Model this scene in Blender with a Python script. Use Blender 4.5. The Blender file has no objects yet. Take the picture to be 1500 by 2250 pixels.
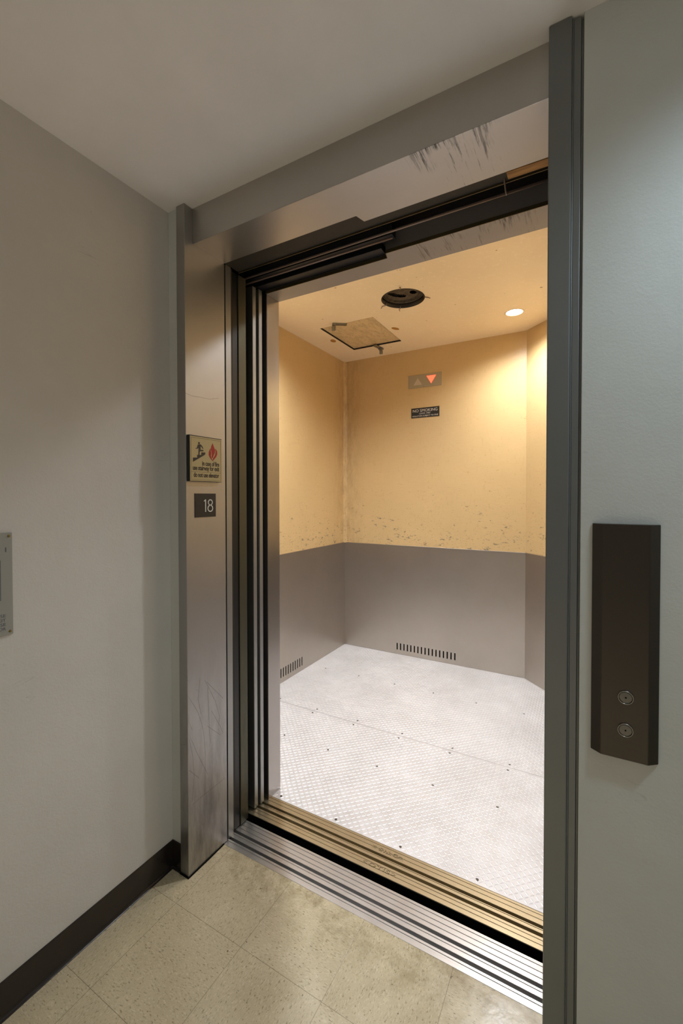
import bpy, bmesh, math, random
from mathutils import Matrix, Vector
C = bpy.context.scene.collection
random.seed(7)
PI = math.pi

# ------------------------------------------------------------------ camera
F_PX, YAW, PITCH, ROLL, SY = 947.1, 0.5142, 0.0164, 0.0011, -20.1
cam_data = bpy.data.cameras.new('camera')
cam_data.sensor_fit = 'AUTO'; cam_data.sensor_width = 36.0
cam_data.lens = F_PX / 2250 * 36.0
cam_data.shift_y = SY / 2250
cam_data.clip_start = 0.02
cam = bpy.data.objects.new('camera', cam_data); C.objects.link(cam)
Fh = Vector((-math.sin(YAW), math.cos(YAW), 0)); R = Vector((math.cos(YAW), math.sin(YAW), 0)); Z = Vector((0, 0, 1))
Ft = Fh * math.cos(PITCH) - Z * math.sin(PITCH); U = Z * math.cos(PITCH) + Fh * math.sin(PITCH)
R3 = R * math.cos(ROLL) - U * math.sin(ROLL); U3 = R * math.sin(ROLL) + U * math.cos(ROLL)
M = Matrix((R3, U3, -Ft)).transposed().to_4x4(); M.translation = Vector((1.2962, -1.1157, 1.4481))
cam.matrix_world = M
bpy.context.scene.camera = cam

# ------------------------------------------------------------------ world, exposure, lamp settings
W = bpy.data.worlds.new('world'); bpy.context.scene.world = W; W.use_nodes = True
W.node_tree.nodes['Background'].inputs[0].default_value = (0, 0, 0, 1)
W.node_tree.nodes['Background'].inputs[1].default_value = 0.0
vs = bpy.context.scene.view_settings
vs.view_transform = 'Standard'; vs.look = 'None'; vs.exposure = 0.0; vs.gamma = 1.0; vs.use_curve_mapping = False
bpy.context.scene.cycles.max_bounces = 14
bpy.context.scene.cycles.diffuse_bounces = 8
CAR_LAMP_W = 110.0; CAR_LAMP_COL = (0.93, 0.96, 1.0)
HALL_SPOT_W = 34.0; HALL_SPOT_COL = (0.76, 0.92, 1.0)
BOUNCE_FILL_W = 215.0; BOUNCE_FILL_COL = (1.0, 0.96, 1.0)  # added unseen spot, its floor bounce brightens the hall ceiling

# ------------------------------------------------------------------ material helpers
class NT:
    def __init__(s, name):
        s.m = bpy.data.materials.new(name); s.m.use_nodes = True
        s.t = s.m.node_tree; s.b = s.t.nodes['Principled BSDF']
    def n(s, kind, **k):
        o = s.t.nodes.new(kind)
        for a, v in k.items(): setattr(o, a, v)
        return o
    def l(s, a, b): s.t.links.new(a, b)
    def setb(s, col=None, rough=None, metal=None, spec=None):
        if col: s.b.inputs['Base Color'].default_value = (*col, 1)
        if rough is not None: s.b.inputs['Roughness'].default_value = rough
        if metal is not None: s.b.inputs['Metallic'].default_value = metal
        if spec is not None: s.b.inputs['Specular IOR Level'].default_value = spec
    def pos(s, scale=(1, 1, 1), rot=(0, 0, 0)):
        g = s.n('ShaderNodeNewGeometry'); mp = s.n('ShaderNodeMapping')
        mp.inputs['Scale'].default_value = scale; mp.inputs['Rotation'].default_value = rot
        s.l(g.outputs['Position'], mp.inputs['Vector']); return mp.outputs[0]
    def noise(s, vec, scale, detail=4, rough=.5, dist=0):
        o = s.n('ShaderNodeTexNoise'); o.inputs['Scale'].default_value = scale; o.inputs['Detail'].default_value = detail
        o.inputs['Roughness'].default_value = rough; o.inputs['Distortion'].default_value = dist
        s.l(vec, o.inputs['Vector']); return o.outputs['Fac']
    def ramp(s, fac, a, b, va=0., vb=1.):
        o = s.n('ShaderNodeMapRange'); o.clamp = True
        s.l(fac, o.inputs['Value'])
        for i, v in zip(('From Min', 'From Max', 'To Min', 'To Max'), (a, b, va, vb)): o.inputs[i].default_value = v
        return o.outputs['Result']
    def math(s, op, a, b=None, c=None):
        o = s.n('ShaderNodeMath', operation=op)
        for i, v in enumerate((a, b, c)):
            if v is None: continue
            if isinstance(v, (int, float)): o.inputs[i].default_value = v
            else: s.l(v, o.inputs[i])
        return o.outputs[0]
    def mix(s, fac, a, b):
        o = s.n('ShaderNodeMix', data_type='RGBA')
        if isinstance(fac, (int, float)): o.inputs['Factor'].default_value = fac
        else: s.l(fac, o.inputs['Factor'])
        for i, v in ((6, a), (7, b)):
            if isinstance(v, tuple): o.inputs[i].default_value = (*v, 1)
            else: s.l(v, o.inputs[i])
        return o.outputs[2]
    def xyz(s):
        g = s.n('ShaderNodeNewGeometry'); x = s.n('ShaderNodeSeparateXYZ'); s.l(g.outputs['Position'], x.inputs[0]); return x.outputs
    def bump(s, h, strength, dist=.002):
        o = s.n('ShaderNodeBump'); o.inputs['Strength'].default_value = strength; o.inputs['Distance'].default_value = dist
        s.l(h, o.inputs['Height']); s.l(o.outputs[0], s.b.inputs['Normal'])
    def iso(s, f, w):                      # thin curvy lines where the noise crosses one half
        return s.ramp(s.math('ABSOLUTE', s.math('SUBTRACT', f, .5)), 0, w, 1, 0)

def srgb(r, g, b):
    f = lambda c: (c / 255 / 12.92) if c / 255 <= .04045 else ((c / 255 + .055) / 1.055) ** 2.4
    return (f(r), f(g), f(b))

def plain(name, col, rough=.5, metal=0., spec=None):
    m = NT(name); m.setb(col, rough, metal, spec); return m.m

def wall_paint(name, col, bump=.35, lines=.3):
    m = NT(name); m.setb(col, .55, 0, .3)
    p = m.pos(); a = m.noise(p, 3.0, 5, .6)
    sc = m.pos((1, 1, 3), (.4, .3, .5)); sm = m.ramp(m.noise(sc, 9, 8, .75), .68, .78)
    line = m.math('MULTIPLY', m.iso(m.noise(m.pos((1, .6, 4)), 2.6, 3), .0022), m.ramp(m.noise(p, 2.3, 2), .56, .64))
    c1 = m.mix(m.ramp(a, .3, .7), tuple(c * .95 for c in col), tuple(min(1, c * 1.03) for c in col))
    c2 = m.mix(m.math('MULTIPLY', sm, .45), c1, tuple(c * .55 for c in col))
    c3 = m.mix(m.math('MULTIPLY', line, lines), c2, tuple(c * .5 for c in col))
    m.l(c3, m.b.inputs['Base Color'])
    h = m.math('ADD', m.noise(p, 160, 3, .6), m.math('MULTIPLY', m.noise(p, 12, 3), 4.0))
    m.bump(h, bump, .0015); return m.m

def steel(name, col, rough=.34, axis='z', metal=.9, scratch=0., dirt=.0, grime_low=False, smear=None, darkbase=.35):
    """brushed steel, the brushing runs along axis"""
    m = NT(name); m.setb(col, rough, metal)
    s = {'z': (1, 1, .012), 'x': (.012, 1, 1), 'y': (1, .012, 1)}[axis]
    st = m.noise(m.pos(s), 1500, 2, .6)
    cl = m.noise(m.pos(), 2.2, 5, .6)
    fine = m.noise(m.pos((1, 1, .25)), 14, 6, .7)
    c = m.mix(m.ramp(st, .3, .7), tuple(v * .975 for v in col), tuple(min(1, v * 1.02) for v in col))
    c = m.mix(m.ramp(cl, .35, .7, 0, .35), c, tuple(v * .72 for v in col))
    z = m.xyz()[2]
    if grime_low:
        g = m.math('MULTIPLY', m.ramp(z, .9, .05), m.ramp(fine, .42, .68))
        c = m.mix(m.math('MULTIPLY', g, .75), c, tuple(v * .32 for v in col))
    if scratch:
        k = m.math('MULTIPLY', m.math('MULTIPLY', m.iso(m.noise(m.pos((1, 5, 1.1), (-.45, 0, 0)), 7, 0, .4, .1), .005), m.ramp(m.noise(m.pos(), 11, 2), .53, .58)), m.ramp(z, 1.3, .72, .15, .9))
        c = m.mix(m.math('MULTIPLY', k, scratch * .6), c, tuple(v * .3 for v in col))
    if smear:                              # short black rub marks across the soffit between two x values
        x0, x1, amt, ys = smear
        x = m.xyz()
        rub = m.ramp(m.math('SUBTRACT', m.noise(m.pos((1, .055, 1), (0, 0, .10)), 120, 5, .72), m.math('MULTIPLY', m.math('SUBTRACT', x[1], ys), .75)), .49, .60)
        rub = m.math('MULTIPLY', rub, m.ramp(x[2], 2.40, 2.399))
        area = m.math('MULTIPLY', m.ramp(x[0], x0 - .04, x0), m.ramp(x[0], x1 + .1, x1))
        area = m.math('MULTIPLY', area, m.ramp(m.noise(m.pos((1, .5, 1)), 16, 2), .42, .56))
        c = m.mix(m.math('MULTIPLY', m.math('MULTIPLY', rub, area), amt), c, (.02, .02, .022))
    if dirt:
        d = m.ramp(m.noise(m.pos(), 38, 8, .8), .64, .74)
        c = m.mix(m.math('MULTIPLY', d, dirt), c, tuple(v * darkbase for v in col))
    m.l(c, m.b.inputs['Base Color'])
    m.l(m.ramp(m.math('ADD', m.math('MULTIPLY', st, .5), m.math('MULTIPLY', fine, .5)), .35, .65, rough * .93, rough * 1.08), m.b.inputs['Roughness'])
    m.bump(st, .03, .0004); return m.m

M_wall = wall_paint('painted wall', (.66, .645, .625))
M_wallf = wall_paint('painted front wall', (.64, .675, .675), .28)
M_ceil = wall_paint('painted ceiling', (.88, .87, .885), .2, 0)
M_jamb = steel('brushed steel jamb', (.44, .435, .43), .42, 'z', .93, scratch=.55, grime_low=True, dirt=.15)
M_header = steel('brushed steel header', (.56, .54, .51), .34, 'x', .95, smear=(.885, 1.03, .8, .06), scratch=.05)
M_greypaint = steel('grey enamel jamb', (.195, .207, .212), .38, 'z', .35, dirt=.1)
M_steel_edge = steel('steel edge', (.36, .365, .36), .4, 'z', .85, dirt=.3)
M_olive = steel('olive steel door', (.10, .095, .065), .42, 'z', .7, dirt=.4, grime_low=True)
M_return = steel('polished return', (.40, .375, .355), .24, 'z', .95, dirt=.2)
M_carhead = steel('car header steel', (.36, .34, .33), .45, 'x', .7, dirt=.55, smear=(.75, 1.08, .7, .48))
M_wains = steel('wainscot steel', (.50, .45, .395), .38, 'x', .95, dirt=.15)
M_silver = steel('sill aluminium', (.55, .54, .53), .33, 'x', .85, dirt=.6)
M_brass = steel('sill brass', (.54, .46, .31), .33, 'x', .85, dirt=.6)
M_panel = steel('call panel bronze', (.078, .068, .058), .3, 'z', .75)
M_button = steel('button steel', (.34, .33, .31), .25, 'z', .95)
M_face = steel('button face steel', (.17, .165, .155), .3, 'z', .9)
M_black = plain('black void metal', (.003, .003, .003), .8, 0, .1)
M_rubber = plain('black bumper', (.006, .0065, .008), .4)
M_blackpaint = steel('scuffed black paint', (.010, .0105, .013), .4, 'x', .2, dirt=.5, darkbase=12)
M_darkolive = steel('dark olive plate', (.022, .018, .010), .6, 'x', .0, dirt=.5, darkbase=.2)
M_gold = plain('worn gold edge', (.11, .085, .04), .45, .6)
M_rail = plain('brown rail', (.26, .19, .16), .4, .4)
M_concrete = plain('dark hoistway', (.008, .008, .008), .9, 0, .1)
M_sign_gold = plain('pale gold sign face', srgb(168, 156, 118), .45, .2)
M_sign_ink = plain('dark brown ink', (.022, .015, .013), .5)
M_sign_red = plain('red ink', (.33, .004, .006), .45)
M_signblack = plain('black sign', (.014, .013, .012), .5)
M_signwhite = plain('off white lettering', (.62, .60, .55), .6)
M_notice = plain('grey acrylic', (.36, .36, .335), .22)
M_blueink = plain('slate blue ink', (.11, .13, .17), .5)
M_brassscrew = plain('brass screw', (.36, .26, .07), .35, .8)
M_base = NT('dark vinyl base'); M_base.setb((.020, .015, .013), .24, 0, .5)
M_base.bump(M_base.noise(M_base.pos(), 60, 4), .3, .0015)
M_base = M_base.m

def floor_tiles():
    m = NT('vinyl floor tiles'); m.setb((.5, .43, .28), .3, 0, .5)
    x = m.xyz(); T = .3048
    def grid(c, off):
        u = m.math('DIVIDE', m.math('SUBTRACT', c, off), T)
        f = m.math('FRACT', m.math('ADD', u, 50.0)); d = m.math('MINIMUM', f, m.math('SUBTRACT', 1.0, f))
        return m.ramp(d, .0012, .0032, 1, 0), m.math('FLOOR', m.math('ADD', u, 50.0))
    gx, ix = grid(x[0], .0400); gy, iy = grid(x[1], -.0915)
    line = m.math('MAXIMUM', gx, gy)
    par = m.math('MODULO', m.math('ADD', ix, iy), 2.0)
    # short chips that run one way on one tile and the other way on its neighbour
    sa = m.noise(m.pos((1, .38, 1), (0, 0, .5)), 250, 3, .66, .6); sb = m.noise(m.pos((.38, 1, 1), (0, 0, .2)), 250, 3, .66, .6)
    mx = m.n('ShaderNodeMix'); m.l(par, mx.inputs[0]); m.l(sa, mx.inputs[2]); m.l(sb, mx.inputs[3]); s = mx.outputs[0]
    dark = m.ramp(s, .595, .66); light = m.ramp(s, .44, .36)
    cl = m.noise(m.pos(), 7, 5, .6)
    base = m.mix(m.ramp(cl, .3, .7), srgb(186, 174, 145), srgb(199, 187, 157))
    base = m.mix(m.math('MULTIPLY', light, .4), base, srgb(228, 219, 194))
    base = m.mix(m.math('MULTIPLY', dark, .68), base, srgb(104, 92, 66))
    spots = m.ramp(m.noise(m.pos(), 62, 2, .5), .72, .75)
    base = m.mix(m.math('MULTIPLY', spots, .7), base, srgb(60, 50, 40))
    grime = m.math('MULTIPLY', m.ramp(m.noise(m.pos(), 15, 6, .7), .42, .66), m.ramp(x[1], -.04, .19, 0, .65))
    base = m.mix(grime, base, srgb(120, 104, 68))
    base = m.mix(m.math('MULTIPLY', line, .62), base, srgb(82, 70, 52))
    m.l(base, m.b.inputs['Base Color'])
    m.l(m.ramp(cl, .3, .7, .17, .30), m.b.inputs['Roughness'])
    m.bump(m.math('ADD', m.math('MULTIPLY', m.noise(m.pos(), 22, 3), 2.0), m.math('MULTIPLY', line, -1.0)), .22, .0012)
    return m.m
M_floor = floor_tiles()

def car_paint(name, chips=True, ceiling=False):
    m = NT(name); A = srgb(208, 179, 130) if not ceiling else srgb(243, 224, 190)
    m.setb(A, .36, 0, .45)
    p = m.pos(); z = m.xyz()[2]
    c = m.mix(m.ramp(m.noise(p, 2.5, 5, .6), .3, .7), tuple(v * .93 for v in A), A)
    if not ceiling:
        hz = m.ramp(m.noise(m.pos((1, 1, 14)), 9, 6, .75), .54, .64)
        c = m.mix(m.math('MULTIPLY', hz, .14), c, srgb(176, 132, 78))
        vt = m.ramp(m.noise(m.pos((1, 1, .3), (.3, .3, 0)), 46, 6, .75), .58, .66)
        c = m.mix(m.math('MULTIPLY', vt, .16), c, srgb(150, 112, 66))
        band = m.ramp(z, 1.75, 1.02, .0, 1)
        thr = m.math('SUBTRACT', .705, m.math('MULTIPLY', band, .125))
        n = m.noise(m.pos((1, 1, 2.2)), 15, 8, .74)
        chip = m.ramp(m.math('SUBTRACT', n, thr), 0, .012)
        c = m.mix(m.math('MULTIPLY', chip, .85), c, srgb(112, 108, 92))
        n2 = m.noise(m.pos((1, 1, 2.8), (0, .1, .2)), 48, 5, .7)
        chip2 = m.ramp(m.math('SUBTRACT', n2, m.math('SUBTRACT', .70, m.math('MULTIPLY', band, .075))), 0, .01)
        c = m.mix(m.math('MULTIPLY', chip2, .8), c, srgb(110, 78, 46))
        sc = m.math('MULTIPLY', m.iso(m.noise(m.pos((1, 1, 1.7), (.6, .2, .3)), 11, 1.5, .5, .4), .004), m.ramp(m.noise(p, 5, 2), .5, .6))
        c = m.mix(m.math('MULTIPLY', sc, .45), c, srgb(150, 108, 62))
        sc2 = m.math('MULTIPLY', m.iso(m.noise(m.pos((1, 1, 2.6), (.1, .5, .7)), 21, 1.5, .5, .3), .006), m.ramp(m.noise(p, 8, 2), .52, .6))
        c = m.mix(m.math('MULTIPLY', sc2, .4), c, srgb(150, 108, 62))
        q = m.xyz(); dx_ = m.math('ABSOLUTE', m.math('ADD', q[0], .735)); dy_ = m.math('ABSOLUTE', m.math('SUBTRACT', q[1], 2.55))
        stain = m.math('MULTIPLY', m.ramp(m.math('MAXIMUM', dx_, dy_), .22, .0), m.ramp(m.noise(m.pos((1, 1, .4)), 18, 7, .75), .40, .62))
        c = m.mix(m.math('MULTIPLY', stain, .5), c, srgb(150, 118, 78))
    else:
        fl = m.ramp(m.noise(m.pos((1, 1, 1)), 38, 4, .7), .58, .63)
        c = m.mix(m.math('MULTIPLY', fl, .55), c, srgb(250, 232, 205))
        dk = m.ramp(m.noise(m.pos((1, 1, 1)), 30, 2, .5), .755, .77)
        c = m.mix(m.math('MULTIPLY', dk, .8), c, srgb(120, 80, 45))
    m.l(c, m.b.inputs['Base Color'])
    m.bump(m.math('ADD', m.noise(p, 90, 3), m.math('MULTIPLY', m.noise(p, 9, 3), 3)), .22, .0012)
    return m.m
M_carpaint = car_paint('cream car paint'); M_carceil = car_paint('cream ceiling paint', ceiling=True)

def diamond_mat():
    m = NT('diamond plate aluminium'); m.setb((.8, .78, .78), .5, .35, .5)
    p = m.pos(); a = m.noise(p, 3.2, 5, .62)
    c = m.mix(m.ramp(a, .32, .68), (.68, .675, .69), (.80, .80, .825))
    d = m.ramp(m.noise(m.pos((1, .4, 1), (0, 0, .4)), 26, 6, .7), .6, .72)
    c = m.mix(m.math('MULTIPLY', d, .18), c, (.38, .34, .30))
    m.l(c, m.b.inputs['Base Color'])
    m.l(m.ramp(m.noise(p, 20, 4), .3, .7, .34, .5), m.b.inputs['Roughness'])
    m.bump(m.noise(m.pos((1, .2, 1), (0, 0, .3)), 300, 3), .08, .001); return m.m
M_diamond = diamond_mat()
M_wood = NT('bare wood block'); M_wood.setb(srgb(170, 120, 60), .6)
M_wood.l(M_wood.mix(M_wood.ramp(M_wood.noise(M_wood.pos((.15, 1, 1)), 60, 4), .3, .7), srgb(120, 76, 34), srgb(196, 144, 78)), M_wood.b.inputs['Base Color']); M_wood = M_wood.m

def emis(name, col, s):
    m = NT(name); m.setb(col, .5); m.b.inputs['Emission Color'].default_value = (*col, 1); m.b.inputs['Emission Strength'].default_value = s; return m.m

# ------------------------------------------------------------------ object helpers
WL = {}                                     # world location of every object made
def link(o, parent=None, loc=(0, 0, 0)):
    C.objects.link(o)
    if parent is not None:
        o.parent = parent
        pl = WL[parent.name]
        o.location = (loc[0] - pl[0], loc[1] - pl[1], loc[2] - pl[2])
    else: o.location = loc
    WL[o.name] = loc
    return o
def obj(name, verts, faces, mat, parent=None, bevel=0., smooth=False, loc=None, mats=None, fm=None, seg=2):
    """verts are in world space"""
    if loc is None:
        loc = WL[parent.name] if parent is not None else (0, 0, 0)
    me = bpy.data.meshes.new(name)
    me.from_pydata([(v[0] - loc[0], v[1] - loc[1], v[2] - loc[2]) for v in verts], [], faces)
    for m in (mats or [mat]): me.materials.append(m)
    if fm: me.polygons.foreach_set('material_index', fm)
    bm = bmesh.new(); bm.from_mesh(me); bmesh.ops.recalc_face_normals(bm, faces=bm.faces[:]); bm.to_mesh(me); bm.free()
    o = bpy.data.objects.new(name, me); link(o, parent, loc)
    if smooth:
        for p in me.polygons: p.use_smooth = True
    if bevel:
        b = o.modifiers.new('bevel', 'BEVEL'); b.width = bevel; b.segments = seg; b.limit_method = 'ANGLE'; b.angle_limit = .6
    return o
class Geo:
    def __init__(s): s.v = []; s.f = []; s.m = []
    def box(s, x0, x1, y0, y1, z0, z1, mi=0):
        b = len(s.v)
        s.v += [(x, y, z) for z in (z0, z1) for y in (y0, y1) for x in (x0, x1)]
        for f in ((0, 2, 3, 1), (4, 5, 7, 6), (0, 1, 5, 4), (2, 6, 7, 3), (0, 4, 6, 2), (1, 3, 7, 5)):
            s.f.append(tuple(b + i for i in f)); s.m.append(mi)
        return s
    def prism(s, poly, axis, a, b_, mi=0):
        """extrude a 2D outline along an axis: x -> (y,z), y -> (x,z), z -> (x,y)"""
        n = len(poly); b = len(s.v)
        for t in (a, b_):
            for p in poly:
                s.v.append({'x': (t, p[0], p[1]), 'y': (p[0], t, p[1]), 'z': (p[0], p[1], t)}[axis])
        s.f.append(tuple(b + i for i in range(n))); s.f.append(tuple(b + n + i for i in reversed(range(n))))
        for i in range(n):
            j = (i + 1) % n; s.f.append((b + i, b + j, b + n + j, b + n + i))
        s.m += [mi] * (n + 2); return s
    def lathe(s, cen, axis, prof, n=48, mi=0, cap=True):
        """profile of (radius, height) turned about an axis through cen"""
        b = len(s.v); k = len(prof)
        for i in range(n):
            a = 2 * PI * i / n; c, q = math.cos(a), math.sin(a)
            for r, h in prof:
                v = {'z': (cen[0] + r * c, cen[1] + r * q, cen[2] + h), 'y': (cen[0] + r * c, cen[1] + h, cen[2] + r * q), 'x': (cen[0] + h, cen[1] + r * c, cen[2] + r * q)}[axis]
                s.v.append(v)
        for i in range(n):
            j = (i + 1) % n
            for t in range(k - 1):
                s.f.append((b + i * k + t, b + j * k + t, b + j * k + t + 1, b + i * k + t + 1)); s.m.append(mi)
        if cap:
            s.f.append(tuple(b + i * k for i in range(n))); s.f.append(tuple(b + i * k + k - 1 for i in range(n))); s.m += [mi, mi]
        return s
    def tube(s, pts, r, n=8, mi=0):
        b = len(s.v); P = [Vector(p) for p in pts]
        for i, p in enumerate(P):
            t = (P[min(i + 1, len(P) - 1)] - P[max(i - 1, 0)]).normalized()
            u = t.cross(Vector((0, 0, 1)) if abs(t.z) < .9 else Vector((1, 0, 0))).normalized(); w = t.cross(u)
            for k in range(n):
                a = 2 * PI * k / n; s.v.append(tuple(p + u * r * math.cos(a) + w * r * math.sin(a)))
        for i in range(len(P) - 1):
            for k in range(n):
                k2 = (k + 1) % n; s.f.append((b + i * n + k, b + i * n + k2, b + (i + 1) * n + k2, b + (i + 1) * n + k)); s.m.append(mi)
        s.f.append(tuple(b + k for k in range(n))); s.f.append(tuple(b + (len(P) - 1) * n + k for k in range(n))); s.m += [mi, mi]
        return s
    def make(s, name, mat, parent=None, mats=None, **k):
        return obj(name, s.v, s.f, mat, parent, mats=mats, fm=s.m if mats else None, **k)
def tag(o, label, cat, group=None):
    o['label'] = label; o['category'] = cat
    if group: o['group'] = group
    return o
def thing(name, label, cat, loc, group=None):
    o = bpy.data.objects.new(name, None); o.empty_display_size = .1
    link(o, None, loc); return tag(o, label, cat, group)
def struct(o): o['kind'] = 'structure'; return o

def curve_mesh(splines, extrude, tf):
    """2D outlines (first outer, the rest holes or islands) filled, thickened and mapped to world by tf(u,v,w)"""
    cu = bpy.data.curves.new('tmp', 'CURVE'); cu.dimensions = '2D'; cu.fill_mode = 'BOTH'; cu.extrude = extrude
    for s in splines:
        sp = cu.splines.new('POLY'); sp.points.add(len(s) - 1)
        for i, p in enumerate(s): sp.points[i].co = (p[0], p[1], 0, 1)
        sp.use_cyclic_u = True
    o = bpy.data.objects.new('tmp', cu); C.objects.link(o)
    dg = bpy.context.evaluated_depsgraph_get(); me = o.evaluated_get(dg).to_mesh()
    v = [tf(*p.co) for p in me.vertices]; f = [tuple(p.vertices) for p in me.polygons]
    o.evaluated_get(dg).to_mesh_clear(); bpy.data.objects.remove(o); bpy.data.curves.remove(cu)
    return v, f
def text_mesh(body, extrude, spacing=1.0, offset=0.):
    """text outline scaled to the unit square"""
    cu = bpy.data.curves.new('tmp', 'FONT'); cu.body = body; cu.extrude = 0.001; cu.size = 1; cu.space_character = spacing; cu.offset = offset
    cu.resolution_u = 4
    o = bpy.data.objects.new('tmp', cu); C.objects.link(o)
    dg = bpy.context.evaluated_depsgraph_get(); me = o.evaluated_get(dg).to_mesh()
    v = [tuple(p.co) for p in me.vertices]; f = [tuple(p.vertices) for p in me.polygons]
    o.evaluated_get(dg).to_mesh_clear(); bpy.data.objects.remove(o); bpy.data.curves.remove(cu)
    return v, f
def text_on(G, body, x0, x1, base, cap, plane, depth, thick, spacing=1.0, offset=0., mi=0, flip=False):
    """lettering from x0 to x1, capital height cap above base. plane 'x+': u is y, v is z, facing +x; 'y-': u is x, v is z, facing -y; 'z+': u is x, v is y"""
    v, f = text_mesh(body, thick, spacing, offset)
    ux = [p[0] for p in v]; a, b = min(ux), max(ux); CH = .70
    n0 = len(G.v)
    for p in v:
        u = x0 + (p[0] - a) / (b - a) * (x1 - x0); w = base + p[1] / CH * cap; t = thick * (1 if p[2] > 0 else 0)
        if flip: u = x0 + x1 - u; w = 2 * base + cap - w
        G.v.append({'x+': (depth + t, u, w), 'y-': (u, depth - t, w), 'z+': (u, w, depth + t)}[plane])
    for q in f: G.f.append(tuple(n0 + i for i in q)); G.m.append(mi)

# ------------------------------------------------------------------ the hall
HC = 2.53                                   # hall ceiling
XL = -.0984; XR = 3.3; YB = -3.3; YW = .009
g = Geo().box(XL - .12, XR + .12, YB - .12, .184, -.05, 0); struct(g.make('floor', M_floor))
g = Geo().box(XL - .12, XR + .12, YB - .12, .30, HC, HC + .05); struct(g.make('ceiling', M_ceil))
g = Geo().box(XL - .12, XL, YB, .18, 0, HC); struct(g.make('wall_left', M_wall))
g = Geo().box(XR, XR + .12, YB, .18, 0, HC); struct(g.make('wall_right', M_wall))
g = Geo().box(XL - .12, XR + .12, YB - .12, YB, 0, HC); struct(g.make('wall_back', M_wall))
g = Geo().box(XL, -.040, YW, .18, 0, HC); g.box(1.287, XR, YW - .002, .18, 0, HC)
struct(g.make('wall_front', M_wallf, bevel=.0015))
def cove(name, pts_prism):
    return struct(pts_prism.make(name, M_base, bevel=.0008))
H = .106
prof = lambda s, o: [(o, 0), (o + s * .012, 0), (o + s * .0115, .0025), (o + s * .008, .0035), (o + s * .005, .007), (o + s * .0035, .013), (o + s * .003, H - .002), (o + s * .0015, H), (o, H)]
g = Geo(); g.prism(prof(1, XL), 'y', YB, YW); cove('baseboard_left', g)
g = Geo(); g.prism(prof(-1, YW), 'x', XL + .004, -.0445); cove('baseboard_front', g)
g = Geo(); g.prism(prof(-1, YW - .002), 'x', 1.288, XR); cove('baseboard_front_right', g)

# ------------------------------------------------------------------ door frame of the elevator entrance
df = thing('elevator_door_frame', 'brushed steel elevator entrance frame with wide reveal and scuffed header', 'door frame', (.6, .1, 0))
SCR = [[(0.0, 0.6944), (0.0271, 0.6537), (0.0502, 0.6102), (0.0689, 0.5565), (0.0783, 0.5141), (0.0855, 0.4265), (0.0838, 0.3432), (0.0812, 0.2681)], [(0.085, 0.7243), (0.1398, 0.6176), (0.1624, 0.5447), (0.1579, 0.5111)], [(0.0948, 0.713), (0.1823, 0.6118)], [(0.0996, 0.6882), (0.1038, 0.5942), (0.1081, 0.5073), (0.1128, 0.4586)], [(0.0608, 0.7409), (0.0506, 0.6624), (0.0645, 0.6001)], [(0.0983, 0.5351), (0.165, 0.468)], [(-0.0012, 0.5527), (0.0258, 0.5026), (0.0395, 0.4658), (0.0967, 0.3435)], [(0.0076, 0.5264), (0.0235, 0.4519), (0.0293, 0.3744), (0.0193, 0.2838)], [(0.1906, 0.2739), (0.1371, 0.2733), (0.0666, 0.2733), (0.0191, 0.269)], [(0.0066, 0.4095), (0.0528, 0.3534)], [(-0.0008, 0.6036), (0.0216, 0.5564)], [(0.1189, 0.5876), (0.1653, 0.5037), (0.1812, 0.4681)], [(-0.0022, 1.8307), (0.0325, 1.8259), (0.0687, 1.8291), (0.1173, 1.8303), (0.1685, 1.8445)]]
g = Geo().box(-.044, 0, 0, .2025, .003, HC)
for sc in SCR:                              # key scratches in the steel
    w = .00045
    for (ya, za), (yb, zb) in zip(sc[:-1], sc[1:]):
        l = math.hypot(yb - ya, zb - za) or 1; ny, nz = -(zb - za) / l * w, (yb - ya) / l * w; b = len(g.v)
        g.v += [(.00015, max(ya - ny, .002), za - nz), (.00015, yb - ny, zb - nz), (.00015, yb + ny, zb + nz), (.00015, max(ya + ny, .002), za + nz)]; g.f.append((b, b + 1, b + 2, b + 3)); g.m.append(1)
g.make('jamb', None, df, mats=[M_jamb, plain('dull scratch', (.13, .12, .11), .6, .4)], bevel=.0015)['label'] = 'wide left jamb carrying the signs'
g = Geo().box(-.044, -.003, .212, .243, 0, 2.405); g.make('jamb_strip', M_steel_edge, df, bevel=.001)
g = Geo().box(-.044, -.008, .243, .2555, 0, 2.405); g.make('gasket', M_darkolive, df)
g = Geo().box(-.044, -.012, .2025, .212, 0, 2.405); g.make('shadow_gap', M_black, df)
g = Geo().box(1.2160, 1.2635, 0, .2405, .001, HC); g.make('jamb', M_greypaint, df, bevel=.003, seg=3)['label'] = 'grey painted right jamb'
g = Geo().box(1.2635, 1.2665, .0045, .10, .001, HC - .004); g.box(1.2665, 1.2815, .0065, .10, .001, HC - .006); g.box(1.2815, 1.287, .014, .10, .001, HC - .008)
g.make('jamb_moulding', M_greypaint, df, bevel=.0012)
g = Geo().prism([(0, .038), (1.216, .038), (1.216, .2385), (.623, .2385), (.612, .1985), (0, .1985)], 'z', 2.398, HC)
g.make('header', M_header, df, bevel=.0012)
g = Geo().prism([(0, .1985), (.612, .1985), (.623, .2385), (1.216, .2385), (1.216, .286), (0, .286)], 'z', 2.4035, 2.407)
g.make('header_plate', M_darkolive, df)
g = Geo().box(0, 1.216, .2855, .2885, 2.3985, 2.44); g.make('header_lip', M_gold, df)
# black strip put in for the shadow at the left jamb's foot
g = Geo().prism([(-.046, -.004), (.003, -.004), (.004, .10), (.002, .183), (-.002, .183), (-.002, .0), (-.046, .0)], 'z', 0, .0045); g.make('foot_shadow', M_black, df)

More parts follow.
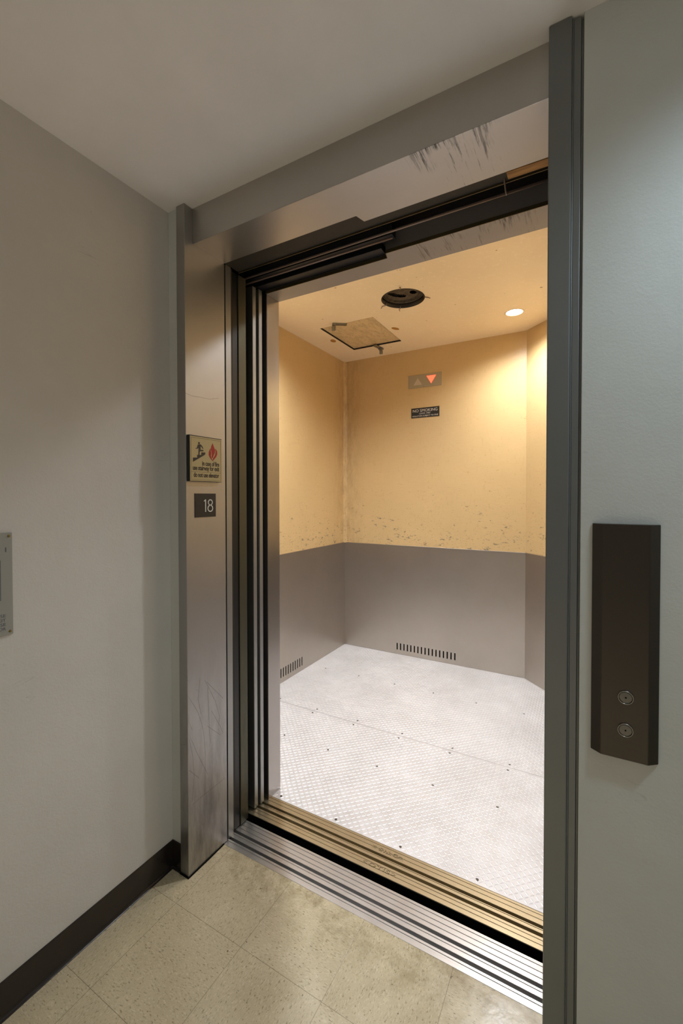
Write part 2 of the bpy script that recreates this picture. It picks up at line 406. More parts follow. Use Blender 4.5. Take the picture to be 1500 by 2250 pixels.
# door track over the opening
tr = thing('door_track', 'dark overhead door track with two brown rails above the opening', 'door track', (.6, .35, 2.4))
g = Geo().tube([(-.3, .343, 2.404), (.6, .343, 2.404), (1.225, .343, 2.404)], .0042, 10); g.make('rail', M_rail, tr, smooth=True)
g = Geo().tube([(-.3, .381, 2.404), (.668, .381, 2.404)], .0042, 10); g.make('rail', M_rail, tr, smooth=True)
g = Geo().box(-.3, .665, .384, .420, 2.42, 2.46); g.make('hanger_bar', M_blackpaint, tr)
g = Geo().box(-.3, .604, .4235, .4725, 2.403, 2.43); g.make('hanger_bar', M_blackpaint, tr, bevel=.002)
g = Geo().box(-.70, 1.30, .2385, .475, 2.62, 2.64); g.box(-.70, 1.30, .2386, .2486, 2.44, 2.62); g.make('track_cover', M_black, tr)
g = Geo().box(1.088, 1.216, .2395, .2715, 2.3965, 2.4185); g.make('wood_block', M_wood, tr, bevel=.001)
g = Geo().tube([(1.076, .262, 2.412), (1.077, .285, 2.396), (1.078, .290, 2.380), (1.081, .298, 2.369)], .0028, 8); g.make('hook', M_rail, tr, smooth=True)

# ------------------------------------------------------------------ sliding doors, pushed open to the left
ld = thing('landing_door', 'open olive steel landing door with black bumper edge behind left jamb', 'door', (-.3, .30, 0))
g = Geo().box(-.64, -.0065, .2915, .3385, .006, 2.398); g.make('door_panel', M_olive, ld, bevel=.0015)
g = Geo().box(-.64, -.0105, .2570, .2895, .006, 2.398); g.make('bumper_panel', M_rubber, ld, bevel=.002)
cd = thing('car_door', 'open two-leaf steel car door between landing door and car', 'door', (-.3, .43, 0))
g = Geo().box(-.64, -.0185, .396, .4195, .006, 2.398); g.make('door_leaf', M_steel_edge, cd, bevel=.002)
g = Geo().box(-.64, -.0145, .434, .4575, .006, 2.398); g.make('door_leaf', M_steel_edge, cd, bevel=.002)

# ------------------------------------------------------------------ sills
def sill(y0, y1, grooves, slots, x0, x1, name, mat, parent, floor_z=-.029):
    ev = []
    for c in grooves: ev.append((c - .0011, c + .0011, -.0016))
    for a, b in slots: ev.append((a, b, floor_z))
    ev.sort(); P = [(y0, -.03), (y0, -.001), (y0 + .001, 0)]
    for a, b, d in ev:
        r = .0007 if d < -.01 else .0003
        P += [(a - r, 0), (a, -r), (a, d), (b, d), (b, -r), (b + r, 0)]
    P += [(y1 - .001, 0), (y1, -.001), (y1, -.03)]
    # build as strips so that the concave outline is safe
    v = []; f = []
    for x in (x0, x1): v += [(x, p[0], p[1]) for p in P]
    n = len(P)
    for i in range(n - 1): f.append((i, i + 1, n + i + 1, n + i))
    f.append((n - 1, 0, n, 2 * n - 1))
    return obj(name, v, f, mat, parent)
o = sill(.184, .332, [.205, .244, .282, .301, .320], [(.215, .227), (.253, .265)], -.64, 1.30, 'landing_sill', M_silver, None)
tag(o, 'silver grooved landing sill between tiled floor and the black gap', 'door sill')
g = Geo().box(0, 1.216, .1835, .1965, -.004, .0009)
g.make('sill_edge', M_silver, o, bevel=.0008)

car = thing('elevator_car', 'cream painted freight elevator car with steel lower walls and diamond plate floor', 'elevator car', (.25, 1.57, 0))
o = sill(.369, .508, [.388, .405, .442, .479, .497], [(.416, .429), (.447, .459)], -.64, 1.30, 'car_sill', M_brass, car)
o['label'] = 'brass grooved car sill'
g = Geo().box(-.09, 1.216, .3665, .3689, -.35, -.0015); g.make('dark_apron', M_black, car)  # added black sheet, keeps the sill's front face dark in the gap
g = Geo()
text_on(g, 'OTIS', .566, .652, .3880, .0150, 'z+', 0, .0016, 1.15)
g.make('sill_lettering', M_brass, o)['label'] = 'upright raised lettering on the sill'
g = Geo(); text_on(g, 'OTIS', .5645, .6535, .3880, .0150, 'z+', 0, .0003, 1.15, .035); g.make('lettering_outline', M_gold, o); g = Geo(); text_on(g, 'OTIS', .5705, .6595, .4715, .0150, 'z+', 0, .0003, 1.15, .035, flip=True)
g.make('lettering_outline', M_gold, o)  # dark underlayer, slightly wider than the raised letters
g = Geo()
text_on(g, 'OTIS', .572, .658, .4715, .0150, 'z+', 0, .0016, 1.15, flip=True)
g.make('sill_lettering', M_brass, o)['label'] = 'upside down raised lettering on the sill'
for yc in (.3955, .479):                    # forked ends of the name plate
    for xa, s_ in ((.541, 1), (.677, -1)):
        g = Geo()
        for q in (-1, 1):
            g.prism([(xa, yc - .0008), (xa, yc + .0008), (xa + s_ * .009, yc + q * .0045 + .0008), (xa + s_ * .018, yc + q * .0045 + .0008), (xa + s_ * .018, yc + q * .0045 - .0008), (xa + s_ * .009, yc + q * .0045 - .0008)], 'z', 0, .0014)
        g.box(xa - .0008, xa + .0008, yc - .008, yc + .008, 0, .0014)
        g.make('sill_fork', M_brass, o)['label'] = 'forked line beside the sill lettering'

# ------------------------------------------------------------------ elevator car
CX0, CX1, CY0, CY1, CH, WZ, T = -.744, 1.24, .575, 2.558, 2.742, .994, .02
K = .35                                     # back right corner cut
# floor plate with raised lugs
def plate():
    v = []; f = []; fm = []
    def add(vs, fs, mi):
        b = len(v); v.extend(vs); f.extend(tuple(b + i for i in q) for q in fs); fm.extend([mi] * len(fs))
    seam = 1.302
    out = lambda ya, yb, poly: (add([(p[0], p[1], z) for z in (-.006, 0) for p in poly], [tuple(range(len(poly)))[::-1], tuple(range(len(poly), 2 * len(poly)))] + [(i, (i + 1) % len(poly), len(poly) + (i + 1) % len(poly), len(poly) + i) for i in range(len(poly))], 0))
    out(0, 0, [(CX0, .509), (CX1, .509), (CX1, seam - .0009), (CX0, seam - .0009)])
    out(0, 0, [(CX0, seam + .0009), (CX1, seam + .0009), (CX1, CY1 - K), (CX1 - K, CY1), (CX0, CY1)])
    add([(CX0, seam - .001, -.004), (CX1, seam - .001, -.004), (CX1, seam + .001, -.004), (CX0, seam + .001, -.004)], [(0, 1, 2, 3)], 1)
    c = .0172; L = .0098; Wd = .0030; h = .0011
    nx = int((CX1 - CX0) / c); ny = int((CY1 - .512) / c)
    r2 = math.sqrt(.5)
    for i in range(nx):
        for j in range(ny):
            x = CX0 + (i + .5) * c; y = .516 + (j + .5) * c
            if x + y > CX1 + CY1 - K - .02 or abs(y - seam) < .010 or y > CY1 - .012 or y < .522: continue
            s = 1 if (i + j) % 2 else -1
            d = (r2, s * r2); e = (-s * r2, r2)
            P = lambda a, b, z: (x + d[0] * a + e[0] * b, y + d[1] * a + e[1] * b, z)
            vs = [P(-L, 0, 0), P(-L * .55, -Wd * .8, 0), P(0, -Wd, 0), P(L * .55, -Wd * .8, 0), P(L, 0, 0), P(L * .55, Wd * .8, 0), P(0, Wd, 0), P(-L * .55, Wd * .8, 0), P(-L * .5, 0, h), P(L * .5, 0, h)]
            add(vs, [(0, 1, 8), (1, 2, 9, 8), (2, 3, 9), (3, 4, 9), (4, 5, 9), (5, 6, 9), (6, 7, 8, 9), (7, 0, 8)], 0)
    # countersunk screws
    sc = [(x, y) for y in (.530, .966, 1.275, 1.330, 1.950) for x in (-.59, -.277, .031, .336, .643, .952)]
    for x, y in sc:
        n = 10; r = .0062
        add([(x + r * math.cos(2 * PI * k / n), y + r * math.sin(2 * PI * k / n), .0005) for k in range(n)], [tuple(range(n))], 2)
    me = bpy.data.meshes.new('floor_plate')
    me.from_pydata([(p[0] - .25, p[1] - 1.57, p[2]) for p in v], [], f)
    for m in (M_diamond, M_black, plain('screw head', (.09, .075, .065), .5, .5)): me.materials.append(m)
    me.polygons.foreach_set('material_index', fm)
    o = bpy.data.objects.new('floor_plate', me); link(o, car, (.25, 1.57, 0)); return o
plate()

rect = lambda a, b, c, d: [(a, c), (b, c), (b, d), (a, d)]
circ = lambda x, y, r, n=64: [(x + r * math.cos(2 * PI * k / n), y + r * math.sin(2 * PI * k / n)) for k in range(n)]
# painted upper walls
g = Geo().box(CX0, CX1 - K + .0, CY1, CY1 + T, WZ - .02, CH); g.make('wall_panel', M_carpaint, car)
g = Geo().box(CX0 - T, CX0, CY0, CY1, WZ - .02, CH); g.make('wall_panel', M_carpaint, car)
g = Geo().box(CX1, CX1 + T, CY0, CY1 - K, WZ - .02, CH); g.make('wall_panel', M_carpaint, car)
g = Geo().prism([(CX1, CY1 - K), (CX1 - K, CY1), (CX1 - K + .014, CY1 + .014), (CX1 + .014, CY1 - K + .014)], 'z', WZ - .02, CH); g.make('corner_panel', M_carpaint, car)
# thin seam mouldings at the vertical corners
g = Geo().prism([(CX0, CY1 - .030), (CX0 + .004, CY1 - .030), (CX0 + .022, CY1 - .006), (CX0 + .030, CY1 - .003), (CX0 + .030, CY1), (CX0, CY1)], 'z', WZ, CH); g.make('corner_trim', M_carpaint, car)
# steel lower walls with vent slots
slots_b = [rect(x - .0055, x + .0055, .040, .101) for x in [-.192 + i * (.528 / 16) for i in range(17)]]
v, f = curve_mesh([rect(CX0 + .006, CX1 - K, 0.001, WZ)] + slots_b, .0025, lambda u, v, w: (u, CY1 - .0035 + w, v))
obj('wainscot', v, f, M_wains, car)
slots_l = [rect(y - .006, y + .006, .040, .112) for y in [1.816 - i * .0315 for i in range(17)]]
v, f = curve_mesh([rect(CY0 + .0, CY1 - .006, 0.001, WZ)] + slots_l, .0025, lambda u, v, w: (CX0 + .0035 + w, u, v))
obj('wainscot', v, f, M_wains, car)
g = Geo().box(CX1 - .006, CX1, CY0, CY1 - K, .001, WZ); g.make('wainscot', M_wains, car)
g = Geo().prism([(CX1 - .006, CY1 - K - .002), (CX1 - K, CY1 - .0085), (CX1 - K, CY1 - .002), (CX1, CY1 - K)], 'z', .001, WZ); g.make('wainscot', M_wains, car)
g = Geo().box(CX0 - .03, CX1, CY1 + .012, CY1 + .03, 0, WZ - .02); g.box(CX0 - .03, CX0 - .012, CY0, CY1 + .03, 0, WZ - .02); g.make('slot_backing', M_black, car)  # black backing added so the vent slots look like dark voids
# cap strip along the top of the steel
g = Geo().box(CX0 + .008, CX1 - K, CY1 - .009, CY1, WZ - .003, WZ + .004); g.box(CX0, CX0 + .009, CY0, CY1, WZ - .003, WZ + .004)
g.prism([(CX1 - .009, CY1 - K - .004), (CX1 - K - .002, CY1 - .011), (CX1 - K, CY1 - .001), (CX1, CY1 - K)], 'z', WZ - .003, WZ + .004)
g.box(CX1 - .009, CX1, CY0, CY1 - K, WZ - .003, WZ + .004); g.make('cap_strip', M_wains, car, bevel=.0012)
# ceiling with openings for the hatch, the fan and the lamps
LAMPS = [(.852, 2.160), (-.352, .985), (.852, .985)]
FAN = (.245, 1.568, .142)
HX0, HX1, HY0, HY1 = -.500, -.050, 1.728, 2.292
holes = [rect(HX0, HX1, HY0, HY1), circ(*FAN)] + [circ(x, y, .060, 40) for x, y in LAMPS]
v, f = curve_mesh([[(CX0, CY0), (CX1, CY0), (CX1, CY1 - K), (CX1 - K, CY1), (CX0, CY1)]] + holes, .004, lambda u, v, w: (u, v, CH + .004 + w))
obj('ceiling_panel', v, f, M_carceil, car)
# front returns and header of the car
g = Geo().prism([(CX0, .545), (-.09, .545), (-.09, .483), (-.0075, .483), (-.0075, CY0), (CX0, CY0)], 'z', 0, CH); g.make('return_panel', M_return, car, bevel=.002)
g = Geo().box(-.0080, -.0072, .4795, .483, 0, 2.40); g.make('return_seam', M_rubber, car)
g = Geo().box(1.216, CX1 + T, .485, CY0, 0, CH); g.make('return_panel', M_return, car, bevel=.002)
g = Geo().prism([(-.0075, .475), (.606, .475), (.614, .441), (1.216, .441), (1.216, CY0), (-.0075, CY0)], 'z', 2.391, 2.47)
g.box(-.0075, 1.216, .536, CY0, 2.47, CH); g.make('header_panel', M_carhead, car, bevel=.001)
g = Geo().prism([(-.0075, .4735), (.606, .4735), (.614, .4395), (1.216, .4395), (1.216, .442), (.615, .442), (.607, .476), (-.0075, .476)], 'z', 2.389, 2.402)
g.make('header_lip', M_gold, car)
g = Geo().box(CX0, -.10, .50, .54, 0, CH + .05); g.box(CX1 + T, CX1 + T + .02, .40, CY1, 0, CH + .1); g.make('outer_shell', M_black, car)

# hoistway around everything, dark
g = Geo().box(-1.2, 1.7, .18, 2.9, -1.2, -1.15); g.box(-1.2, -1.15, .19, 2.9, -1.2, 3.2); g.box(1.65, 1.7, .19, 2.9, -1.2, 3.2); g.box(-1.2, 1.7, 2.85, 2.9, -1.2, 3.2); g.box(-1.2, 1.7, .19, 2.9, 3.15, 3.2)
g.box(-1.2, -.66, .181, .20, -1.2, 3.2); g.box(1.30, 1.7, .181, .20, -1.2, 3.2); g.box(-1.2, 1.7, .12, .18, -1.2, -.051)
g.box(-.67, -.65, .255, .48, .0, 2.6); g.box(-.64, -.05, .360, .374, .01, 2.6)  # inner screens added to keep the gaps beside the doors black
struct(g.make('wall_hoistway', M_concrete))

# ------------------------------------------------------------------ things on the car ceiling
def downlight(x, y, label, grp, watts):
    t = thing('downlight', label, 'ceiling light', (x, y, CH), grp)
    g = Geo().lathe((x, y, CH), 'z', [(.058, .0), (.066, -.0025), (.069, -.0008), (.069, .0), (.060, .0), (.052, .012), (.050, .012), (.056, .0)], 48, cap=False)
    g.make('trim_ring', M_carceil, t, smooth=True)
    g = Geo().lathe((x, y, CH), 'z', [(.0595, .008), (.0595, .055), (.0575, .055), (.0575, .008), (.0595, .008)], 40, cap=False); g.make('can', M_button, t, smooth=True)
    g = Geo().lathe((x, y, CH), 'z', [(.0515, .010), (.040, .006), (.02, .003), (.0005, .0025)], 40, cap=False)
    g.make('bulb', emis('lit bulb', (1.0, .93, .82), 22.0), t, smooth=True)
    ld_ = bpy.data.lights.new('downlight_lamp', 'SPOT'); ld_.energy = watts; ld_.color = CAR_LAMP_COL; ld_.shadow_soft_size = .045
    ld_.spot_size = math.radians(150); ld_.spot_blend = 1.0
    o = bpy.data.objects.new('downlight_lamp', ld_); C.objects.link(o); o.parent = t; o.location = (0, 0, -.012)
downlight(*LAMPS[0], 'lit round downlight in cream car ceiling near the back right corner', 'round downlights in the car ceiling', CAR_LAMP_W * .82)
downlight(*LAMPS[1], 'round downlight in car ceiling hidden behind the left front panel', 'round downlights in the car ceiling', CAR_LAMP_W * 1.45)
downlight(*LAMPS[2], 'round downlight in car ceiling hidden behind the right front panel', 'round downlights in the car ceiling', CAR_LAMP_W * .62)

fx, fy, fr = FAN
fan = thing('ceiling_fan_opening', 'black round exhaust fan set in cream car ceiling with bent wire clips', 'exhaust fan', (fx, fy, CH))
g = Geo().lathe((fx, fy, CH), 'z', [(fr, -.001), (fr, .060), (fr - .004, .060), (fr - .004, -.001), (fr, -.001)], 64, cap=False); g.make('housing', plain('dark housing', (.022, .017, .012), .5, .3), fan, smooth=True)  # plain dark brown housing
kid = [(0.1525, 1.5167), (0.1699, 1.5152), (0.1977, 1.5285), (0.209, 1.5552), (0.2295, 1.5732), (0.2517, 1.5871), (0.2552, 1.6104), (0.2381, 1.6223), (0.2137, 1.613), (0.1844, 1.5878), (0.1641, 1.5554), (0.153, 1.5285)]
M_fan = NT('dusty fan plate'); M_fan.setb((.075, .058, .040), .55, .3)
M_fan.l(M_fan.mix(M_fan.ramp(M_fan.noise(M_fan.pos(), 25, 5, .7), .35, .65), (.035, .026, .017), (.13, .10, .07)), M_fan.b.inputs['Base Color']); M_fan = M_fan.m
v, f = curve_mesh([circ(fx, fy, fr - .005), kid, [(0.2907, 1.5638), (0.3085, 1.5522), (0.3262, 1.5623), (0.3335, 1.5943), (0.3148, 1.6089), (0.2971, 1.6052), (0.2884, 1.5844)]], .0015, lambda u, v, w: (u, v, CH + .034 + w))
obj('grille_plate', v, f, M_fan, fan)
for rr in (.131, .121, .108):
    g = Geo().lathe((fx, fy, CH), 'z', [(rr, .032), (rr - .002, .026 + (.131 - rr) * .1), (rr - .005, .026 + (.131 - rr) * .1), (rr - .007, .032), (rr, .032)], 64, cap=False); g.make('rib_ring', M_fan, fan, smooth=True)
g = Geo()
for k in range(9):
    x = .150 + k * .0125; g.box(x, x + .003, fy - .07, fy + .07, CH + .042, CH + .050)
g.make('blades', plain('dark blades', (.02, .017, .013), .6), fan)  # plain dark brown blades above the plate
for a, l in ((PI * .93, .036), (-PI * .42, .040), (PI * .10, .034), (PI * .66, .02)):
    c, s = math.cos(a), math.sin(a)
    g = Geo().tube([(fx + c * (fr - .012), fy + s * (fr - .012), CH + .012), (fx + c * (fr + .002), fy + s * (fr + .002), CH - .004), (fx + c * (fr + l * .6) - s * .006, fy + s * (fr + l * .6) + c * .006, CH - .004), (fx + c * (fr + l), fy + s * (fr + l), CH - .012)], .0026, 7)
    g.make('wire_clip', M_rail, fan, smooth=True)

ht = thing('escape_hatch', 'cream square escape hatch in the car ceiling with two hanging steel latches', 'hatch', (-.275, 2.01, CH))
g = Geo().box(HX0 + .003, HX1 - .003, HY0 + .003, HY1 - .003, CH + .013, CH + .018)
mh = NT('dirty hatch paint'); mh.setb(srgb(205, 182, 138), .5)
hc = mh.mix(mh.math('MULTIPLY', mh.ramp(mh.noise(mh.pos((1, .35, 1)), 28, 7, .75), .42, .62), .5), srgb(214, 190, 146), srgb(160, 135, 95))
hc = mh.mix(mh.math('MULTIPLY', mh.ramp(mh.noise(mh.pos(), 70, 2), .66, .69), .8), hc, srgb(110, 80, 48)); mh.l(hc, mh.b.inputs['Base Color'])
g.make('hatch_panel', mh.m, ht)
M_hedge = plain('dark hatch edge', (.012, .009, .006), .7)
g = Geo().box(HX0 - .003, HX0 + .001, HY0, HY1, CH + .0005, CH + .03); g.box(HX1 - .001, HX1 + .003, HY0, HY1, CH + .0005, CH + .03); g.box(HX0, HX1, HY1 - .001, HY1 + .003, CH + .0005, CH + .03); g.box(HX0, HX1, HY0 - .003, HY0 + .001, CH + .0005, CH + .03)
g.make('hatch_rim', M_hedge, ht)
M_latch = steel('dull latch steel', (.30, .29, .25), .4, 'y', .8, dirt=.4)
def latch(x, y, d, ang):
    c, s = math.cos(ang), math.sin(ang)
    P = lambda u, w: (x + c * u - s * w, y + s * u + c * w)
    g = Geo().prism([P(-.055, -.020), P(.055, -.020), P(.055, .020), P(-.055, .020)], 'z', CH - .0065, CH - .0015)
    g.prism([P(-.055, -.020), P(-.030, -.020), P(-.030, .020), P(-.055, .020)], 'z', CH - .016, CH - .0065)
    t = g.make('latch', M_latch, ht, bevel=.001)
    q = P(-.045, 0)
    g = Geo().lathe((q[0], q[1], CH - .016), 'z', [(.007, 0), (.007, -.018)], 16)
    g.prism([(q[0] + a, q[1] + b) for a, b in ((-.013, -.009), (.013, -.009), (.013, .009), (-.013, .009))], 'z', CH - .052, CH - .022)
    g.make('padlock', M_latch, t, bevel=.0015)
latch(-.322, 1.722, 0, math.radians(35)); latch(-.276, 2.318, 0, math.radians(-100))
for x, y, a in ((-.545, 2.005, .2), (.008, 2.015, -.5)):
    g = Geo().prism([(x + .024 * math.cos(t + a), y + .035 * math.sin(t)) for t in [2 * PI * k / 9 for k in range(9)]], 'z', CH - .0006, CH + .0005)
    g.make('old_latch_mark', plain('worn ochre patch', srgb(168, 118, 44), .7), ht)

# ------------------------------------------------------------------ things on the car's back wall
YK = CY1
ind = thing('direction_indicator', 'grey metal direction indicator with two arrows above the no smoking sign', 'indicator', (.06, YK, 2.46))
zt = lambda x: 0
g = Geo().box(-.088, .212, YK - .005, YK, 2.402, 2.517); g.make('face_plate', steel('mottled plate', (.42, .37, .27), .5, 'x', .5, dirt=.4), ind, bevel=.001)
g = Geo().prism([(-.040, 2.426), (.040, 2.426), (.002, 2.488)], 'y', YK - .009, YK - .005); g.make('up_arrow', plain('unlit arrow', (.55, .47, .36), .4), ind)['label'] = 'unlit pale up arrow'
g = Geo().prism([(.081, 2.496), (.165, 2.496), (.122, 2.428)], 'y', YK - .009, YK - .005); g.make('down_arrow', emis('lit red arrow', (1.0, .13, .06), 1.6), ind)['label'] = 'lit red down arrow'
g = Geo().lathe((.052, YK - .0062, 2.410), 'y', [(.004, 0), (.0035, .0015)], 12); g.make('screw', M_latch, ind)
ns = thing('no_smoking_sign', 'small black no smoking sign with pale lettering on cream back wall', 'sign', (.067, YK, 2.18))
g = Geo().box(-.060, .194, YK - .003, YK, 2.138, 2.224); g.make('plate', M_signblack, ns)
g = Geo(); text_on(g, 'NO SMOKING', -.046, .178, 2.188, .025, 'y-', YK - .003, .0006, 1.0, .0)
text_on(g, 'LAWS 1987', .015, .115, 2.168, .013, 'y-', YK - .003, .0006)
text_on(g, 'VIOLATORS SUBJECT TO FINE', -.052, .184, 2.147, .012, 'y-', YK - .003, .0006)
g.make('lettering', M_signwhite, ns)

# ------------------------------------------------------------------ signs on the left jamb
fs = thing('fire_exit_sign', 'pale gold fire safety sign with stair figure and red flame on left jamb', 'sign', (0, .09, 1.59))
g = Geo().box(.0, .0120, .006, .170, 1.5035, 1.6775); g.make('backing', M_signblack, fs, bevel=.0006)
g = Geo().box(.0120, .0138, .008, .1675, 1.505, 1.674); g.make('face', M_sign_gold, fs)
X = .0138
g = Geo()
def frame(y0, y1, z0, z1, w=.0006):
    for a in ((y0, y1, z0, z0 + w), (y0, y1, z1 - w, z1), (y0, y0 + w, z0, z1), (y1 - w, y1, z0, z1)): g.box(X, X + .0004, *a)
frame(.0125, .1635, 1.5095, 1.669); g.box(X, X + .0004, .0125, .1635, 1.5395, 1.5402)
g.make('border', M_sign_ink, fs)
STAIR = [(0.0216, 1.5922), (0.0419, 1.5937), (0.042, 1.6042), (0.0622, 1.6054), (0.0623, 1.6152), (0.0821, 1.6162), (0.0821, 1.6116), (0.0782, 1.6064), (0.0214, 1.5763)]
MAN = [(0.0452, 1.6435), (0.0577, 1.6456), (0.0657, 1.6404), (0.0726, 1.6301), (0.0694, 1.6293), (0.0615, 1.638), (0.0589, 1.6373), (0.0584, 1.625), (0.0723, 1.6252), (0.0719, 1.6201), (0.0561, 1.6187), (0.055, 1.6223), (0.0532, 1.6051), (0.0476, 1.6047), (0.0489, 1.6314), (0.0437, 1.6277), (0.0354, 1.6266), (0.0349, 1.6288), (0.0406, 1.6306)]
HEAD = circ(.0511, 1.6495, .0043, 16)
FL1 = [(0.1201, 1.6554), (0.1256, 1.6439), (0.1322, 1.631), (0.131, 1.6191), (0.1242, 1.6068), (0.1185, 1.5963), (0.1152, 1.601), (0.1164, 1.6162), (0.1132, 1.6259), (0.111, 1.6324), (0.1133, 1.6443)]
FL2 = [(0.1084, 1.6355), (0.1109, 1.6224), (0.1131, 1.6159), (0.1108, 1.6057), (0.1151, 1.5943), (0.1184, 1.5862), (0.1052, 1.5986), (0.0998, 1.6081), (0.1003, 1.6198)]
FL3 = [(0.1346, 1.6363), (0.1436, 1.6253), (0.1442, 1.6152), (0.1377, 1.6028), (0.12, 1.5855), (0.1207, 1.5947), (0.1332, 1.6109), (0.136, 1.6229)]
tf = lambda u, v, w: (X + .0003 + w, u, v)
def islands(name, polys, mat):
    V = []; Fc = []
    for p in polys:
        v, f = curve_mesh([p], .0003, tf); b = len(V); V += v; Fc += [tuple(b + i for i in q) for q in f]
    return obj(name, V, Fc, mat, fs)
islands('stair_figure', [STAIR, MAN, HEAD], M_sign_ink)
islands('flame', [FL1, FL2, FL3], M_sign_red)
g = Geo(); text_on(g, 'in case of fire', .0665, .1545, 1.5655, .0175, 'x+', X, .0004, .95, .022)
text_on(g, 'use stairway for exit', .0205, .1545, 1.5470, .0175, 'x+', X, .0004, .95, .022)
text_on(g, 'do not use elevator', .0245, .1535, 1.5205, .0175, 'x+', X, .0004, .95, .022)
g.make('lettering', M_sign_ink, fs)

fn = thing('floor_number_plate', 'small black floor number plate reading 18 below the fire sign', 'sign', (0, .09, 1.41))
g = Geo().box(0, .0022, .0405, .1465, 1.3655, 1.4575); g.make('plate', M_signblack, fn)
g = Geo()
def ring(cy, cz, ry, rz, w, n=40):
    v, f = curve_mesh([[(cy + ry * math.cos(2 * PI * k / n), cz + rz * math.sin(2 * PI * k / n)) for k in range(n)], [(cy + (ry - w) * math.cos(2 * PI * k / n), cz + (rz - w) * math.sin(2 * PI * k / n)) for k in range(n)]], .0004, lambda a, b, c: (.0026 + c, a, b))
    b = len(g.v); g.v += v; g.f += [tuple(b + i for i in q) for q in f]; g.m += [0] * len(f)
ring(.1168, 1.4225, .0125, .0122, .0040); ring(.1168, 1.3990, .0145, .0140, .0040)
g.prism([(.0900, 1.3855), (.0945, 1.3855), (.0945, 1.4345), (.0915, 1.4345), (.0840, 1.4295), (.0840, 1.4255), (.0900, 1.4290)], 'x', .0022, .0030)
g.make('numerals', M_signwhite, fn)
g = Geo()
for y, z in ((.0485, 1.4110), (.0485, 1.4075), (.0525, 1.4110), (.0620, 1.4110), (.0660, 1.4075), (.0620, 1.4040)):
    g.lathe((.0022, y, z), 'x', [(.0009, 0), (.0006, .0006)], 8)
g.make('braille', M_signblack, fn)

# ------------------------------------------------------------------ notice on the left wall
nt = thing('wall_notice', 'grey acrylic wall notice with blue lettering at the left edge of the photo', 'sign', (XL, -.66, 1.2))
g = Geo().box(XL, XL + .006, -.800, -.5225, 1.064, 1.347); g.make('plate', M_notice, nt, bevel=.001)
X2 = XL + .006
g = Geo(); text_on(g, '11', -.556, -.537, 1.294, .013, 'x+', X2, .0004, 1.3, .01)
for t, y0, z in (('USE', -.563, 1.1145), ('EXIT', -.566, 1.1025), ('USE', -.563, 1.0905), ('ELEVATOR', -.598, 1.0785)):
    text_on(g, t, y0, -.5405, z, .0085, 'x+', X2, .0004)
g.box(X2, X2 + .0004, -.5525, -.551, 1.162, 1.272); g.box(X2, X2 + .0004, -.775, -.551, 1.162, 1.1635); g.box(X2, X2 + .0004, -.775, -.551, 1.2705, 1.272); g.box(X2, X2 + .0004, -.775, -.7735, 1.162, 1.272)
g.make('lettering', M_blueink, nt)
for y in (-.791, -.5305):
    for z in (1.073, 1.338):
        g = Geo().lathe((X2, y, z), 'x', [(.0036, 0), (.0030, .0018), (.0008, .0022)], 14); g.make('screw', M_brassscrew, nt)

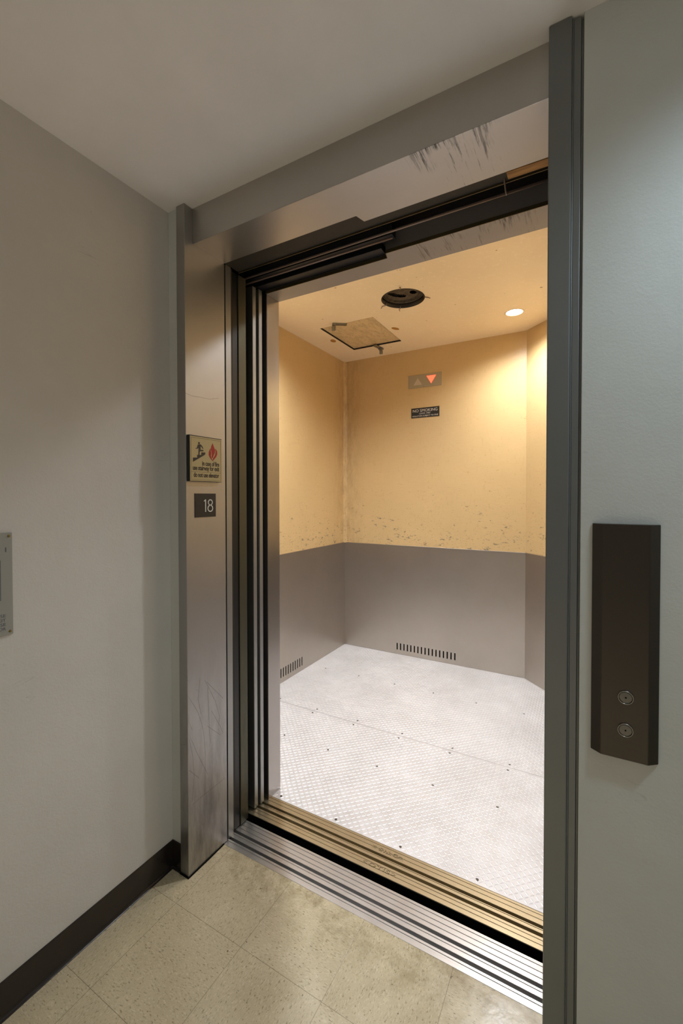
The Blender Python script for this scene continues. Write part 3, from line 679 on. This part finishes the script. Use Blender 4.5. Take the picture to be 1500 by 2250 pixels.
# ------------------------------------------------------------------ call panel on the front wall
cp = thing('elevator_call_panel', 'dark bronze elevator call panel with two round buttons on the pale right wall', 'call panel', (1.374, YW, 1.12))
P0 = YW - .002
g = Geo().prism([(1.3110, P0), (1.3112, P0 - .004), (1.3300, P0 - .0185), (1.4165, P0 - .0185), (1.4355, P0 - .004), (1.4357, P0)], 'z', .876, 1.386)
g.make('housing', M_panel, cp, bevel=.0016, seg=3)
for z in (1.0125, .9415):
    yb = P0 - .0185
    g = Geo().lathe((1.3755, yb, z), 'y', [(.0150, 0), (.0150, -.0020), (.0138, -.0032), (.0126, -.0024), (.0126, .0)], 40, cap=False)
    b = g.make('button', M_button, cp, smooth=True); b['label'] = 'round brushed steel call button'
    g = Geo().lathe((1.3755, yb, z), 'y', [(.0120, 0), (.0120, -.0016), (.0112, -.0020), (.0018, -.0021), (.0014, -.0012), (.0001, -.0012)], 40, cap=False); g.make('button_face', M_face, b)
    g = Geo().lathe((1.3755, yb, z), 'y', [(.0014, -.0010), (.0013, -.00215)], 12); g.make('button_dot', M_black, b)

# ------------------------------------------------------------------ hall ceiling lights, the second one added to brighten the ceiling
t = thing('unseen_hall_downlight', 'recessed hall downlight in front of the pale right wall', 'ceiling light', (1.95, -.42, HC), 'recessed hall downlights')
g = Geo().lathe((1.95, -.42, HC), 'z', [(.060, .0), (.075, -.003), (.080, -.001), (.080, .0), (.060, .0)], 40, cap=False); g.make('trim_ring', M_signwhite, t, smooth=True)
g = Geo().lathe((1.95, -.42, HC), 'z', [(.060, -.001), (.0005, -.0012)], 40, cap=False); g.make('bulb', emis('hall bulb', HALL_SPOT_COL, 10.0), t)
lh = bpy.data.lights.new('unseen_hall_lamp', 'SPOT'); lh.energy = HALL_SPOT_W; lh.color = HALL_SPOT_COL; lh.shadow_soft_size = .07; lh.spot_size = math.radians(150); lh.spot_blend = .6
o = bpy.data.objects.new('unseen_hall_lamp', lh); C.objects.link(o); o.parent = t; o.location = (0, 0, -.02)
dx, dy = 1.15, -2.05  # added lamp behind the camera, lights the ceiling off the floor
t = thing('unseen_hall_downlight', 'added unseen spot behind the camera, brightening the ceiling by floor bounce', 'ceiling light', (dx, dy, HC), 'recessed hall downlights')
g = Geo().lathe((dx, dy, HC), 'z', [(.060, .0), (.075, -.003), (.080, -.001), (.080, .0), (.060, .0)], 40, cap=False); g.make('trim_ring', M_signwhite, t, smooth=True)
g = Geo().lathe((dx, dy, HC), 'z', [(.060, -.001), (.0005, -.0012)], 40, cap=False); g.make('bulb', emis('bounce fill bulb', BOUNCE_FILL_COL, 6.0), t)
lf = bpy.data.lights.new('unseen_hall_lamp', 'SPOT'); lf.energy = BOUNCE_FILL_W; lf.color = BOUNCE_FILL_COL; lf.shadow_soft_size = .06; lf.spot_size = math.radians(72); lf.spot_blend = .6
o = bpy.data.objects.new('unseen_hall_lamp', lf); C.objects.link(o); o.parent = t; o.location = (0, 0, -.02)
